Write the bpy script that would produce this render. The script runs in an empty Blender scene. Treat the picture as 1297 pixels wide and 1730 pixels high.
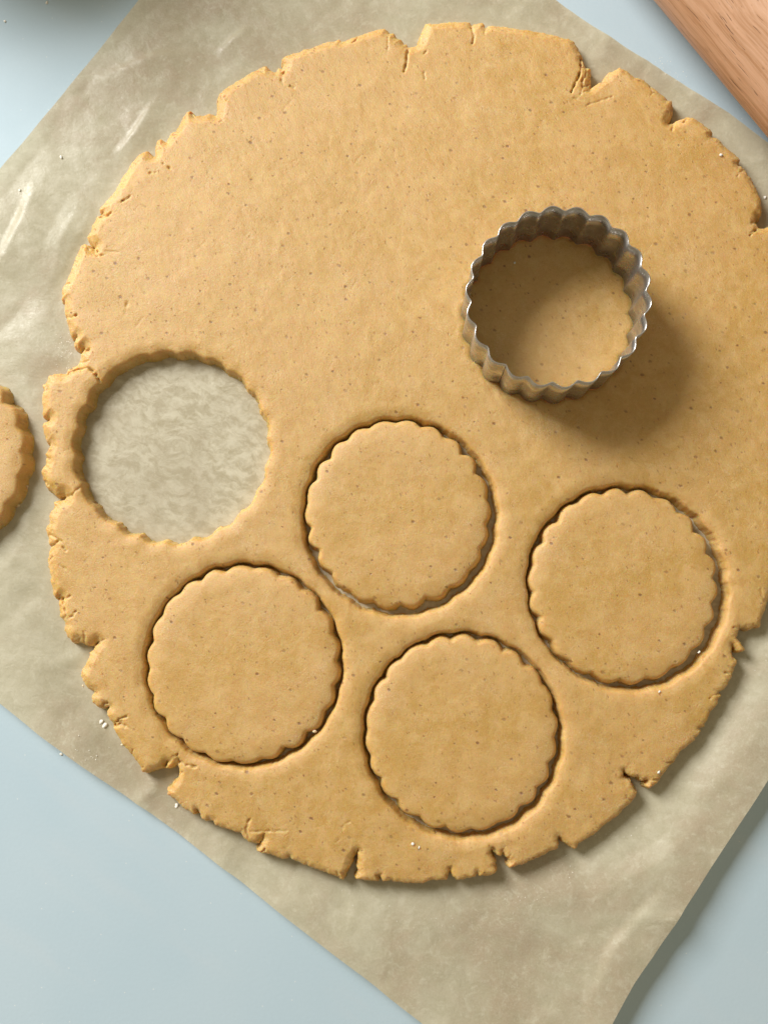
import bpy, math, random
import numpy as np
from mathutils import Vector, Matrix

SC = bpy.context.scene
MM = 0.001

# ------------------------------------------------------------------ camera
W, H = 1297.0, 1730.0
F = 1600.0                      # focal length in photograph pixels
D = 320.0                       # camera height above the worktop, mm
_n = Vector(((688 - W / 2) / F, -(1013 - H / 2) / F, -1.0)).normalized()
ROT = _n.rotation_difference(Vector((0, 0, -1))).to_matrix()
cam = bpy.data.cameras.new('camera')
cam.sensor_fit = 'VERTICAL'
cam.sensor_height = 36.0
cam.lens = F * 36.0 / H
cam.clip_start, cam.clip_end = 0.01, 50.0
cam_o = bpy.data.objects.new('camera', cam)
SC.collection.objects.link(cam_o)
cam_o.matrix_world = Matrix.Translation((0, 0, D * MM)) @ ROT.to_4x4()
SC.camera = cam_o

# ------------------------------------------------------------------ light: a window up and to the left, and the dim warm room
world = bpy.data.worlds.new('World')
SC.world = world
world.use_nodes = True
bg = world.node_tree.nodes['Background']
bg.inputs['Color'].default_value = (1.0, 0.87, 0.61, 1)
bg.inputs['Strength'].default_value = 0.31
EL = math.radians(34.0)
AZ = Vector((-0.727, 0.687, 0)).normalized()
ldir = AZ * math.cos(EL) + Vector((0, 0, math.sin(EL)))
lamp = bpy.data.lights.new('window_light', 'AREA')
lamp.shape = 'RECTANGLE'
lamp.size, lamp.size_y = 0.58, 0.66
lamp.energy = 34.0
lamp.color = (1.0, 1.0, 0.99)
lamp_o = bpy.data.objects.new('window_light', lamp)
SC.collection.objects.link(lamp_o)
lamp_o.location = ldir * 1.5
lamp_o.rotation_euler = (-ldir).to_track_quat('-Z', 'Y').to_euler()
SC.view_settings.view_transform = 'Standard'
SC.view_settings.look = 'None'
SC.view_settings.exposure = 0.11
SC.view_settings.gamma = 1.0

# ------------------------------------------------------------------ helpers
def at(u, v, z):
    """a point of the photograph at height z (mm) above the worktop -> x, y in mm"""
    d = ROT @ Vector(((u - W / 2) / F, -(v - H / 2) / F, -1.0))
    t = (z - D) / d.z
    return (d.x * t, d.y * t)

def ats(pts, z):
    return np.array([at(u, v, z) for u, v in pts])

_rng = np.random.RandomState(7)
_TAB = _rng.rand(257, 257)
_TAB[256, :] = _TAB[0, :]
_TAB[:, 256] = _TAB[:, 0]

def vnoise(x, y, s, seed=0):
    """smooth value noise in -1..1, feature size s (mm)"""
    x = np.asarray(x) / s + 37.13 * (seed + 1)
    y = np.asarray(y) / s + 91.71 * (seed + 1)
    xi, yi = np.floor(x), np.floor(y)
    fx, fy = x - xi, y - yi
    fx = fx * fx * fx * (fx * (fx * 6 - 15) + 10)
    fy = fy * fy * fy * (fy * (fy * 6 - 15) + 10)
    xi, yi = xi.astype(int) & 255, yi.astype(int) & 255
    a, b = _TAB[yi, xi], _TAB[yi, xi + 1]
    c, d = _TAB[yi + 1, xi], _TAB[yi + 1, xi + 1]
    return ((a * (1 - fx) + b * fx) * (1 - fy) + (c * (1 - fx) + d * fx) * fy) * 2 - 1

def fbm(x, y, s, seed=0, octaves=3, gain=0.5):
    o, a = 0, 1.0
    for k in range(octaves):
        o = o + a * vnoise(x, y, s, seed + 11 * k)
        s, a = s * 0.5, a * gain
    return o

def worley(x, y, s, seed=0):
    """F1 and F2 distances to jittered cell points, in units of s"""
    x = np.asarray(x) / s + 13.7 * (seed + 1)
    y = np.asarray(y) / s + 57.3 * (seed + 1)
    xi, yi = np.floor(x).astype(int), np.floor(y).astype(int)
    f1 = np.full(x.shape, 9.0)
    f2 = np.full(x.shape, 9.0)
    for dx in (-1, 0, 1):
        for dy in (-1, 0, 1):
            cx, cy = xi + dx, yi + dy
            jx = _TAB[cy & 255, cx & 255]
            jy = _TAB[(cx + 71) & 255, (cy + 133) & 255]
            r = np.hypot(cx + jx - x, cy + jy - y)
            f2 = np.minimum(f2, np.maximum(f1, r))
            f1 = np.minimum(f1, r)
    return f1, f2

def seg_dist(pts, xs, ys, band, closed):
    """distance from grid nodes to a polyline, exact within band"""
    out = np.full((len(ys), len(xs)), float(band))
    h = xs[1] - xs[0]
    n = len(pts)
    for i in range(n if closed else n - 1):
        p, q = pts[i], pts[(i + 1) % n]
        i0 = max(int((min(p[0], q[0]) - band - xs[0]) / h), 0)
        i1 = min(int((max(p[0], q[0]) + band - xs[0]) / h) + 2, len(xs))
        j0 = max(int((min(p[1], q[1]) - band - ys[0]) / h), 0)
        j1 = min(int((max(p[1], q[1]) + band - ys[0]) / h) + 2, len(ys))
        if i0 >= i1 or j0 >= j1:
            continue
        X, Y = np.meshgrid(xs[i0:i1], ys[j0:j1])
        e = q - p
        L = max(float(e @ e), 1e-9)
        t = np.clip(((X - p[0]) * e[0] + (Y - p[1]) * e[1]) / L, 0, 1)
        dd = np.hypot(X - p[0] - t * e[0], Y - p[1] - t * e[1])
        out[j0:j1, i0:i1] = np.minimum(out[j0:j1, i0:i1], dd)
    return out

def poly_inside(pts, xs, ys):
    h = xs[1] - xs[0]
    par = np.zeros((len(ys), len(xs) + 1), int)
    n = len(pts)
    for i in range(n):
        p, q = pts[i], pts[(i + 1) % n]
        if p[1] == q[1]:
            continue
        lo, hi = (p, q) if p[1] < q[1] else (q, p)
        js = np.nonzero((ys >= lo[1]) & (ys < hi[1]))[0]
        xc = lo[0] + (ys[js] - lo[1]) / (hi[1] - lo[1]) * (hi[0] - lo[0])
        ii = np.clip(np.ceil((xc - xs[0]) / h).astype(int), 0, len(xs))
        np.add.at(par, (js, ii), 1)
    return (np.cumsum(par, axis=1)[:, :-1] % 2) == 1

CASES = {1: [('a', 'B', 'L')], 2: [('b', 'R', 'B')], 4: [('c', 'T', 'R')], 8: [('d', 'L', 'T')],
         3: [('a', 'b', 'R', 'L')], 6: [('b', 'c', 'T', 'B')], 12: [('c', 'd', 'L', 'R')], 9: [('d', 'a', 'B', 'T')],
         5: [('a', 'B', 'L'), ('c', 'T', 'R')], 10: [('b', 'R', 'B'), ('d', 'L', 'T')],
         7: [('a', 'b', 'c', 'T', 'L')], 14: [('b', 'c', 'd', 'L', 'B')], 13: [('c', 'd', 'a', 'B', 'R')],
         11: [('d', 'a', 'b', 'R', 'T')], 15: [('a', 'b', 'c', 'd')]}

def slab_mesh(name, xs, ys, d, fields, zfun, wall):
    """solid bounded by the zero line of d (positive inside); the top is zfun(fields); walls go down to the paper"""
    ny, nx = d.shape
    X, Y = np.meshgrid(xs, ys)
    ins = d > 0
    node = np.full((ny, nx), -1)
    node[ins] = np.arange(ins.sum())
    nid = int(ins.sum())
    P = [np.stack([X[ins], Y[ins]], 1)]
    FV = [np.stack([f[ins] for f in fields], 1)]
    gy, gx = np.gradient(d, ys[1] - ys[0], xs[1] - xs[0])
    hid = np.full((ny, nx), -1)
    vid = np.full((ny, nx), -1)
    NB = []
    def cross(m, j2, i2, ids, jj, ii, base):
        t = np.clip(d[jj, ii] / (d[jj, ii] - d[j2, i2]), 0.06, 0.94)
        lerp = lambda A: A[jj, ii] * (1 - t) + A[j2, i2] * t
        P.append(np.stack([lerp(X), lerp(Y)], 1))
        FV.append(np.stack([lerp(f) for f in fields], 1))
        g = np.stack([lerp(gx), lerp(gy)], 1)
        NB.append(-g / np.maximum(np.linalg.norm(g, axis=1, keepdims=True), 1e-6))
        ids[jj, ii] = base + np.arange(len(jj))
        return base + len(jj)
    jj, ii = np.nonzero(ins[:, :-1] != ins[:, 1:])
    n1 = cross(None, jj, ii + 1, hid, jj, ii, nid)
    jj, ii = np.nonzero(ins[:-1, :] != ins[1:, :])
    n2 = cross(None, jj + 1, ii, vid, jj, ii, n1)
    P, FV, NB = np.concatenate(P), np.concatenate(FV), np.concatenate(NB)
    Z = zfun(*[FV[:, k] for k in range(FV.shape[1])])
    code = ins[:-1, :-1] * 1 + ins[:-1, 1:] * 2 + ins[1:, 1:] * 4 + ins[1:, :-1] * 8
    faces, segs = [], []
    for cs, polys in CASES.items():
        jj, ii = np.nonzero(code == cs)
        if not len(jj):
            continue
        get = {'a': lambda: node[jj, ii], 'b': lambda: node[jj, ii + 1], 'c': lambda: node[jj + 1, ii + 1],
               'd': lambda: node[jj + 1, ii], 'B': lambda: hid[jj, ii], 'T': lambda: hid[jj + 1, ii],
               'L': lambda: vid[jj, ii], 'R': lambda: vid[jj, ii + 1]}
        for poly in polys:
            cols = np.stack([get[c]() for c in poly], 1)
            faces += cols.tolist()
            for k in range(len(poly)):
                if poly[k].isupper() and poly[(k + 1) % len(poly)].isupper():
                    segs.append(np.stack([cols[:, k], cols[:, (k + 1) % len(poly)]], 1))
    segs = np.concatenate(segs)
    nb = n2 - nid
    bp, bz = P[nid:], Z[nid:]
    verts = [np.column_stack([P, Z])]
    K = len(wall)
    for k, (zf, off, rough) in enumerate(wall):
        o = off(FV[nid:]) if callable(off) else off
        nz = fbm(bp[:, 0] + k * 31, bp[:, 1], 1.1, 5 + k, 2) * rough
        q = bp + NB * (o + nz)[:, None] if np.ndim(o) else bp + NB * (o + nz)[:, None]
        verts.append(np.column_stack([q, bz * zf - (0.15 if zf == 0 else 0)]))
    for k in range(K):
        up = lambda v: v if k == 0 else v - nid + n2 + (k - 1) * nb
        lo = lambda v: v - nid + n2 + k * nb
        faces += np.stack([up(segs[:, 1]), up(segs[:, 0]), lo(segs[:, 0]), lo(segs[:, 1])], 1).tolist()
    V = np.concatenate(verts) * MM
    me = bpy.data.meshes.new(name)
    me.from_pydata(V.tolist(), [], faces)
    me.shade_smooth()
    return me

def raw_mesh(name, verts, faces, smooth=True):
    me = bpy.data.meshes.new(name)
    me.from_pydata([tuple(v) for v in verts], [], [tuple(f) for f in faces])
    if smooth:
        me.shade_smooth()
    return me

def link(name, me, mat, parent=None):
    o = bpy.data.objects.new(name, me)
    SC.collection.objects.link(o)
    if me is not None and mat is not None and not me.materials:
        me.materials.append(mat)
    if parent is not None:
        o.parent = parent
    return o

def tag(o, label=None, cat=None, group=None, kind=None):
    for k, v in (('label', label), ('category', cat), ('group', group), ('kind', kind)):
        if v:
            o[k] = v
    return o

# ------------------------------------------------------------------ materials
class NT:
    def __init__(self, name):
        self.m = bpy.data.materials.new(name)
        self.m.use_nodes = True
        self.t = self.m.node_tree
        self.b = self.t.nodes['Principled BSDF']
        self.out = self.t.nodes['Material Output']
        self.co = self.t.nodes.new('ShaderNodeTexCoord').outputs['Object']
    def put(self, sock, v):
        if isinstance(v, bpy.types.NodeSocket):
            self.t.links.new(v, sock)
        elif isinstance(v, (tuple, list)) and sock.type == 'RGBA':
            sock.default_value = (*v, 1) if len(v) == 3 else v
        else:
            sock.default_value = v
    def n(self, typ, ins=None, **props):
        nd = self.t.nodes.new('ShaderNode' + typ)
        for k, v in props.items():
            setattr(nd, k, v)
        for k, v in (ins or {}).items():
            self.put(nd.inputs[k], v)
        return nd
    def map(self, scale, rot=(0, 0, 0), loc=(0, 0, 0), co=None):
        return self.n('Mapping', {'Vector': co or self.co, 'Scale': scale, 'Rotation': rot, 'Location': loc}).outputs[0]
    def grainmap(self, scale, rot, co=None):
        """turn first, then stretch: grain that runs at an angle"""
        return self.map(scale, co=self.map((1, 1, 1), (0, 0, rot), co=co))
    def noise(self, vec, scale, detail=3, rough=0.55, dist=0.0):
        return self.n('TexNoise', {'Vector': vec, 'Scale': scale, 'Detail': detail, 'Roughness': rough, 'Distortion': dist}).outputs['Fac']
    def ramp(self, fac, a, b, lo=0.0, hi=1.0):
        return self.n('MapRange', {'Value': fac, 'From Min': a, 'From Max': b, 'To Min': lo, 'To Max': hi}, clamp=True, interpolation_type='SMOOTHSTEP').outputs['Result']
    def mix(self, fac, a, b, mode='MIX'):
        nd = self.t.nodes.new('ShaderNodeMix')
        nd.data_type = 'RGBA'
        nd.blend_type = mode
        self.put(nd.inputs[0], fac)
        self.put(nd.inputs[6], a)
        self.put(nd.inputs[7], b)
        return nd.outputs[2]
    def math(self, op, a, b=0.0, c=0.0):
        nd = self.t.nodes.new('ShaderNodeMath')
        nd.operation = op
        self.put(nd.inputs[0], a)
        self.put(nd.inputs[1], b)
        self.put(nd.inputs[2], c)
        return nd.outputs[0]
    def bump(self, h, dist, strength=1.0, normal=None):
        nd = self.n('Bump', {'Height': h, 'Distance': dist, 'Strength': strength})
        if normal is not None:
            self.t.links.new(normal, nd.inputs['Normal'])
        return nd.outputs['Normal']

def dough_material():
    g = NT('dough')
    mm = g.map((1000, 1000, 1000))
    # colour: butter-yellow with pinker and paler clouds
    big = g.noise(mm, 0.035, 3, 0.5)
    mid = g.noise(mm, 0.17, 5, 0.68, 0.5)
    fine = g.noise(mm, 1.6, 3, 0.6)
    col = g.mix(g.ramp(big, 0.40, 0.60), (0.545, 0.327, 0.078), (0.575, 0.348, 0.105))
    col = g.mix(g.ramp(mid, 0.40, 0.66), col, (0.615, 0.40, 0.14))
    col = g.mix(g.ramp(fine, 0.35, 0.75, 0, 0.20), col, (0.42, 0.235, 0.055))
    col = g.mix(g.ramp(g.noise(mm, 2.6, 3, 0.75), 0.50, 0.68, 0, 0.34), col, (0.72, 0.50, 0.23))
    col = g.mix(g.ramp(g.noise(mm, 0.62, 4, 0.7, 0.3), 0.52, 0.70, 0, 0.30), col, (0.68, 0.45, 0.18))
    # bran specks, of several sizes, some drawn out
    jit = g.n('VectorMath', {0: g.co, 1: g.n('VectorMath', {0: g.n('TexNoise', {'Vector': mm, 'Scale': 1.4, 'Detail': 2}).outputs['Color'], 'Scale': 0.0007}, operation='SCALE').outputs[0]}, operation='ADD').outputs[0]
    def specks(scale, rot, stretch, r0, r1, keep, seed):
        v = g.n('TexVoronoi', {'Vector': g.map((1, 1, 1), loc=(seed, seed * 2.3, 0), co=g.grainmap((1000 * scale, 1000 * scale * stretch, 1), rot, jit)), 'Scale': 1.0, 'Randomness': 1.0},
                feature='F1', voronoi_dimensions='2D')
        sep = g.n('SeparateColor', {'Color': v.outputs['Color']})
        on = g.math('GREATER_THAN', sep.outputs[0], 1 - keep)
        rad = g.math('MULTIPLY_ADD', sep.outputs[1], r1 - r0, r0)
        e = g.math('DIVIDE', v.outputs['Distance'], rad)
        return g.math('MULTIPLY', g.ramp(e, 1.25, 0.45), g.math('MULTIPLY', on, g.math('MULTIPLY_ADD', sep.outputs[2], 0.7, 0.3)))
    s1 = specks(0.155, 0.4, 1.35, 0.045, 0.12, 0.42, 3.0)
    s2 = specks(0.26, 1.1, 2.4, 0.06, 0.17, 0.30, 11.0)
    s3 = specks(0.48, 2.0, 1.5, 0.08, 0.24, 0.35, 23.0)
    col = g.mix(g.math('MULTIPLY', s3, 0.30), col, (0.38, 0.17, 0.05))
    col = g.mix(g.math('MULTIPLY', s2, 0.55), col, (0.27, 0.105, 0.03))
    col = g.mix(g.math('MULTIPLY', s1, 0.75), col, (0.19, 0.07, 0.02))
    # pale flour film in faint patches
    fl = g.math('MULTIPLY', g.ramp(g.noise(mm, 0.06, 5, 0.7, 0.8), 0.50, 0.70), g.ramp(g.noise(mm, 2.6, 2, 0.5), 0.4, 0.7))
    col = g.mix(g.math('MULTIPLY', fl, 0.26), col, (0.80, 0.66, 0.47))
    g.put(g.b.inputs['Base Color'], col)
    g.put(g.b.inputs['Roughness'], g.ramp(mid, 0.3, 0.7, 0.50, 0.64))
    g.b.inputs['Specular IOR Level'].default_value = 0.8
    g.b.inputs['Subsurface Weight'].default_value = 0.9
    g.b.inputs['Subsurface Radius'].default_value = (1.0, 0.44, 0.13)
    g.b.inputs['Subsurface Scale'].default_value = 0.0032
    # relief: drag marks from the pin, short tears, fine grain, pits at the specks
    w = g.n('VectorMath', {0: mm, 1: g.n('TexNoise', {'Vector': mm, 'Scale': 0.12}).outputs['Color']}, operation='ADD').outputs[0]
    drag = g.noise(g.grainmap((0.16, 0.42, 0.3), 0.8, w), 1.0, 4, 0.6)
    tear = g.noise(g.grainmap((0.30, 0.95, 0.6), 2.2, w), 1.0, 3, 0.55)
    grain = g.noise(mm, 1.9, 4, 0.7)
    h = g.math('MULTIPLY_ADD', drag, 0.70, g.math('MULTIPLY', grain, 0.55))
    h = g.math('MULTIPLY_ADD', g.ramp(tear, 0.26, 0.36), 0.15, h)
    pit = g.math('MAXIMUM', s1, s2)
    h = g.math('SUBTRACT', h, g.math('MULTIPLY', pit, 0.35))
    g.put(g.b.inputs['Normal'], g.bump(h, 0.00040, 0.8))
    return g.m

def paper_material():
    g = NT('parchment')
    mm = g.map((1000, 1000, 1000))
    w = g.n('VectorMath', {0: mm, 1: g.n('VectorMath', {0: g.n('TexNoise', {'Vector': mm, 'Scale': 0.10, 'Detail': 3}).outputs['Color'], 'Scale': 9.0}, operation='SCALE').outputs[0]}, operation='ADD').outputs[0]
    big = g.noise(g.map((1, 1, 1), loc=(40, 95, 7), co=mm), 0.022, 5, 0.62, 0.6)
    fib = g.noise(g.grainmap((0.13, 0.24, 0.2), 0.5, w), 1.0, 5, 0.6)
    mot = g.noise(mm, 0.9, 4, 0.7)
    tiny = g.noise(mm, 3.0, 2, 0.6)
    col = g.mix(g.ramp(big, 0.42, 0.66), (0.665, 0.605, 0.44), (0.54, 0.43, 0.295))
    col = g.mix(g.ramp(fib, 0.36, 0.62, 0.45, 0.0), col, (0.52, 0.465, 0.305))
    col = g.mix(g.ramp(g.noise(w, 0.30, 5, 0.78), 0.50, 0.66, 0.0, 0.5), col, (0.79, 0.73, 0.56))
    col = g.mix(g.ramp(g.noise(mm, 1.7, 4, 0.75), 0.45, 0.68, 0.0, 0.28), col, (0.80, 0.75, 0.60))
    col = g.mix(g.ramp(g.noise(g.map((1, 1, 1), loc=(5, 5, 5), co=mm), 1.1, 4, 0.75), 0.52, 0.70, 0.0, 0.25), col, (0.44, 0.375, 0.24))
    gr = g.n('Attribute', attribute_name='grease').outputs['Fac']
    rip = g.noise(g.grainmap((0.20, 0.36, 0.3), 0.35, w), 1.0, 5, 0.72)
    gcol = g.mix(g.ramp(rip, 0.36, 0.64), (0.51, 0.425, 0.275), (0.84, 0.76, 0.58))
    gcol = g.mix(g.ramp(big, 0.45, 0.62, 0, 0.35), gcol, (0.53, 0.47, 0.33))
    col = g.mix(g.math('MULTIPLY', gr, 0.72), col, gcol)
    g.put(g.b.inputs['Base Color'], col)
    patch = g.math('MULTIPLY', g.ramp(g.noise(mm, 0.055, 3, 0.6, 0.4), 0.56, 0.68), g.ramp(g.noise(mm, 0.4, 3, 0.6), 0.42, 0.62))
    rough = g.ramp(mot, 0.3, 0.7, 0.34, 0.52)
    g.put(g.b.inputs['Roughness'], g.math('MULTIPLY_ADD', patch, -0.14, rough))
    g.b.inputs['Specular IOR Level'].default_value = 0.55
    h = g.math('MULTIPLY_ADD', fib, 0.75, g.math('MULTIPLY', mot, 0.22))
    h = g.math('MULTIPLY_ADD', tiny, 0.07, h)
    nrm = g.bump(h, 0.00042, 0.7)
    g.put(g.b.inputs['Normal'], nrm)
    tr = g.n('BsdfTranslucent', {'Color': (0.72, 0.64, 0.48, 1), 'Normal': nrm})
    mixs = g.n('MixShader', {'Fac': 0.37})
    g.t.links.new(g.b.outputs[0], mixs.inputs[1])
    g.t.links.new(tr.outputs[0], mixs.inputs[2])
    g.t.links.new(mixs.outputs[0], g.out.inputs['Surface'])
    return g.m

def worktop_material():
    g = NT('pale_blue_worktop')
    mm = g.map((1000, 1000, 1000))
    col = g.mix(g.ramp(g.noise(mm, 0.02, 3, 0.5), 0.3, 0.7), (0.43, 0.538, 0.60), (0.455, 0.555, 0.612))
    col = g.mix(g.ramp(g.noise(mm, 0.9, 3, 0.6), 0.3, 0.7, 0, 0.12), col, (0.40, 0.49, 0.535))
    dv = g.n('TexVoronoi', {'Vector': g.map((1, 1, 1), co=mm), 'Scale': 0.11, 'Randomness': 1.0}, feature='F1', voronoi_dimensions='2D')
    dsep = g.n('SeparateColor', {'Color': dv.outputs['Color']})
    dust = g.math('MULTIPLY', g.ramp(dv.outputs['Distance'], 0.030, 0.012), g.math('GREATER_THAN', dsep.outputs[0], 0.72))
    col = g.mix(g.math('MULTIPLY', dust, 0.55), col, (0.74, 0.74, 0.70))
    smear = g.math('MULTIPLY', g.ramp(g.noise(g.grainmap((0.012, 0.05, 0.03), 0.6, mm), 1.0, 5, 0.65), 0.5, 0.72), 0.16)
    col = g.mix(smear, col, (0.55, 0.58, 0.60))
    g.put(g.b.inputs['Base Color'], col)
    g.put(g.b.inputs['Roughness'], g.ramp(g.noise(mm, 0.05, 3), 0.3, 0.7, 0.50, 0.62))
    g.b.inputs['Specular IOR Level'].default_value = 0.15
    g.put(g.b.inputs['Normal'], g.bump(g.noise(mm, 0.8, 3), 0.00005, 0.5))
    return g.m

def steel_material():
    g = NT('worn_tin_steel')
    mm = g.map((1000, 1000, 1000))
    st = g.noise(mm, 0.25, 5, 0.65)
    col = g.mix(g.ramp(st, 0.35, 0.7), (0.58, 0.56, 0.535), (0.41, 0.385, 0.35))
    col = g.mix(g.ramp(g.noise(mm, 1.5, 3), 0.6, 0.78, 0, 0.6), col, (0.26, 0.22, 0.17))
    g.put(g.b.inputs['Base Color'], col)
    g.b.inputs['Metallic'].default_value = 0.9
    g.put(g.b.inputs['Roughness'], g.ramp(st, 0.3, 0.7, 0.22, 0.40))
    g.put(g.b.inputs['Normal'], g.bump(g.noise(g.map((200, 200, 1600)), 1.0, 3), 0.00008, 0.5))
    return g.m

def wood_material():
    g = NT('beech_wood')
    # the pin's local x runs along the grain
    w = g.n('VectorMath', {0: g.map((1000, 1000, 1000)), 1: g.n('VectorMath', {0: g.n('TexNoise', {'Vector': g.map((1000, 1000, 1000)), 'Scale': 0.025, 'Detail': 3}).outputs['Color'], 'Scale': 6.0}, operation='SCALE').outputs[0]}, operation='ADD').outputs[0]
    grain = g.noise(g.map((0.020, 0.50, 0.50), co=w), 1.0, 5, 0.62)
    streak = g.noise(g.map((0.045, 1.7, 1.7), co=w), 1.0, 4, 0.6)
    pore = g.noise(g.map((0.12, 1.9, 1.9), (0, 0, 0), (9, 3, 1), co=w), 1.0, 2, 0.5)
    col = g.mix(g.ramp(grain, 0.33, 0.66), (0.44, 0.225, 0.11), (0.63, 0.37, 0.23))
    col = g.mix(g.ramp(streak, 0.42, 0.70, 0, 0.5), col, (0.66, 0.42, 0.29))
    col = g.mix(g.ramp(streak, 0.42, 0.27, 0, 0.45), col, (0.33, 0.15, 0.07))
    pm = g.ramp(pore, 0.345, 0.27)
    col = g.mix(g.math('MULTIPLY', pm, 0.8), col, (0.13, 0.052, 0.024))
    g.put(g.b.inputs['Base Color'], col)
    g.b.inputs['Roughness'].default_value = 0.5
    g.b.inputs['Specular IOR Level'].default_value = 0.35
    h = g.math('SUBTRACT', g.math('MULTIPLY', streak, 0.5), pm)
    g.put(g.b.inputs['Normal'], g.bump(h, 0.00022, 0.7))
    return g.m

def plain_material(name, col, rough, spec=0.5, var=0.15, scale=1.0):
    g = NT(name)
    mm = g.map((1000, 1000, 1000))
    c = g.mix(g.ramp(g.noise(mm, scale, 3), 0.3, 0.7, 0, var), col, tuple(x * 0.6 for x in col))
    g.put(g.b.inputs['Base Color'], c)
    g.b.inputs['Roughness'].default_value = rough
    g.b.inputs['Specular IOR Level'].default_value = spec
    return g

M_DOUGH = dough_material()
M_PAPER = paper_material()
M_TOP = worktop_material()
M_STEEL = steel_material()
M_WOOD = wood_material()
_c = plain_material('crumb_dough', (0.80, 0.66, 0.45), 0.6)
_c.b.inputs['Subsurface Weight'].default_value = 0.4
_c.b.inputs['Subsurface Scale'].default_value = 0.0006
M_CRUMB = _c.m
M_FLOUR = plain_material('flour', (0.86, 0.82, 0.73), 0.6, 0.25, 0.1, 2.0).m
M_BOWL = plain_material('bowl_glaze', (0.46, 0.36, 0.20), 0.35, 0.5, 0.2, 0.05).m

# ------------------------------------------------------------------ worktop
S = 900.0
ng = 24
gx = np.linspace(-S, S, ng + 1)
tv = [(x * MM, y * MM, 0.0) for y in gx for x in gx]
tf = [(j * (ng + 1) + i, j * (ng + 1) + i + 1, (j + 1) * (ng + 1) + i + 1, (j + 1) * (ng + 1) + i) for j in range(ng) for i in range(ng)]
nb = len(tv)
ring = [0, ng, (ng + 1) * (ng + 1) - 1, (ng + 1) * ng]
tv += [(tv[k][0], tv[k][1], -0.03) for k in ring]
tf += [(ring[(k + 1) % 4], ring[k], nb + k, nb + (k + 1) % 4) for k in range(4)] + [(nb + 3, nb + 2, nb + 1, nb)]
tag(link('worktop', raw_mesh('worktop', tv, tf, False), M_TOP), 'smooth pale blue worktop under the baking paper', None, None, 'structure')

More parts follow.
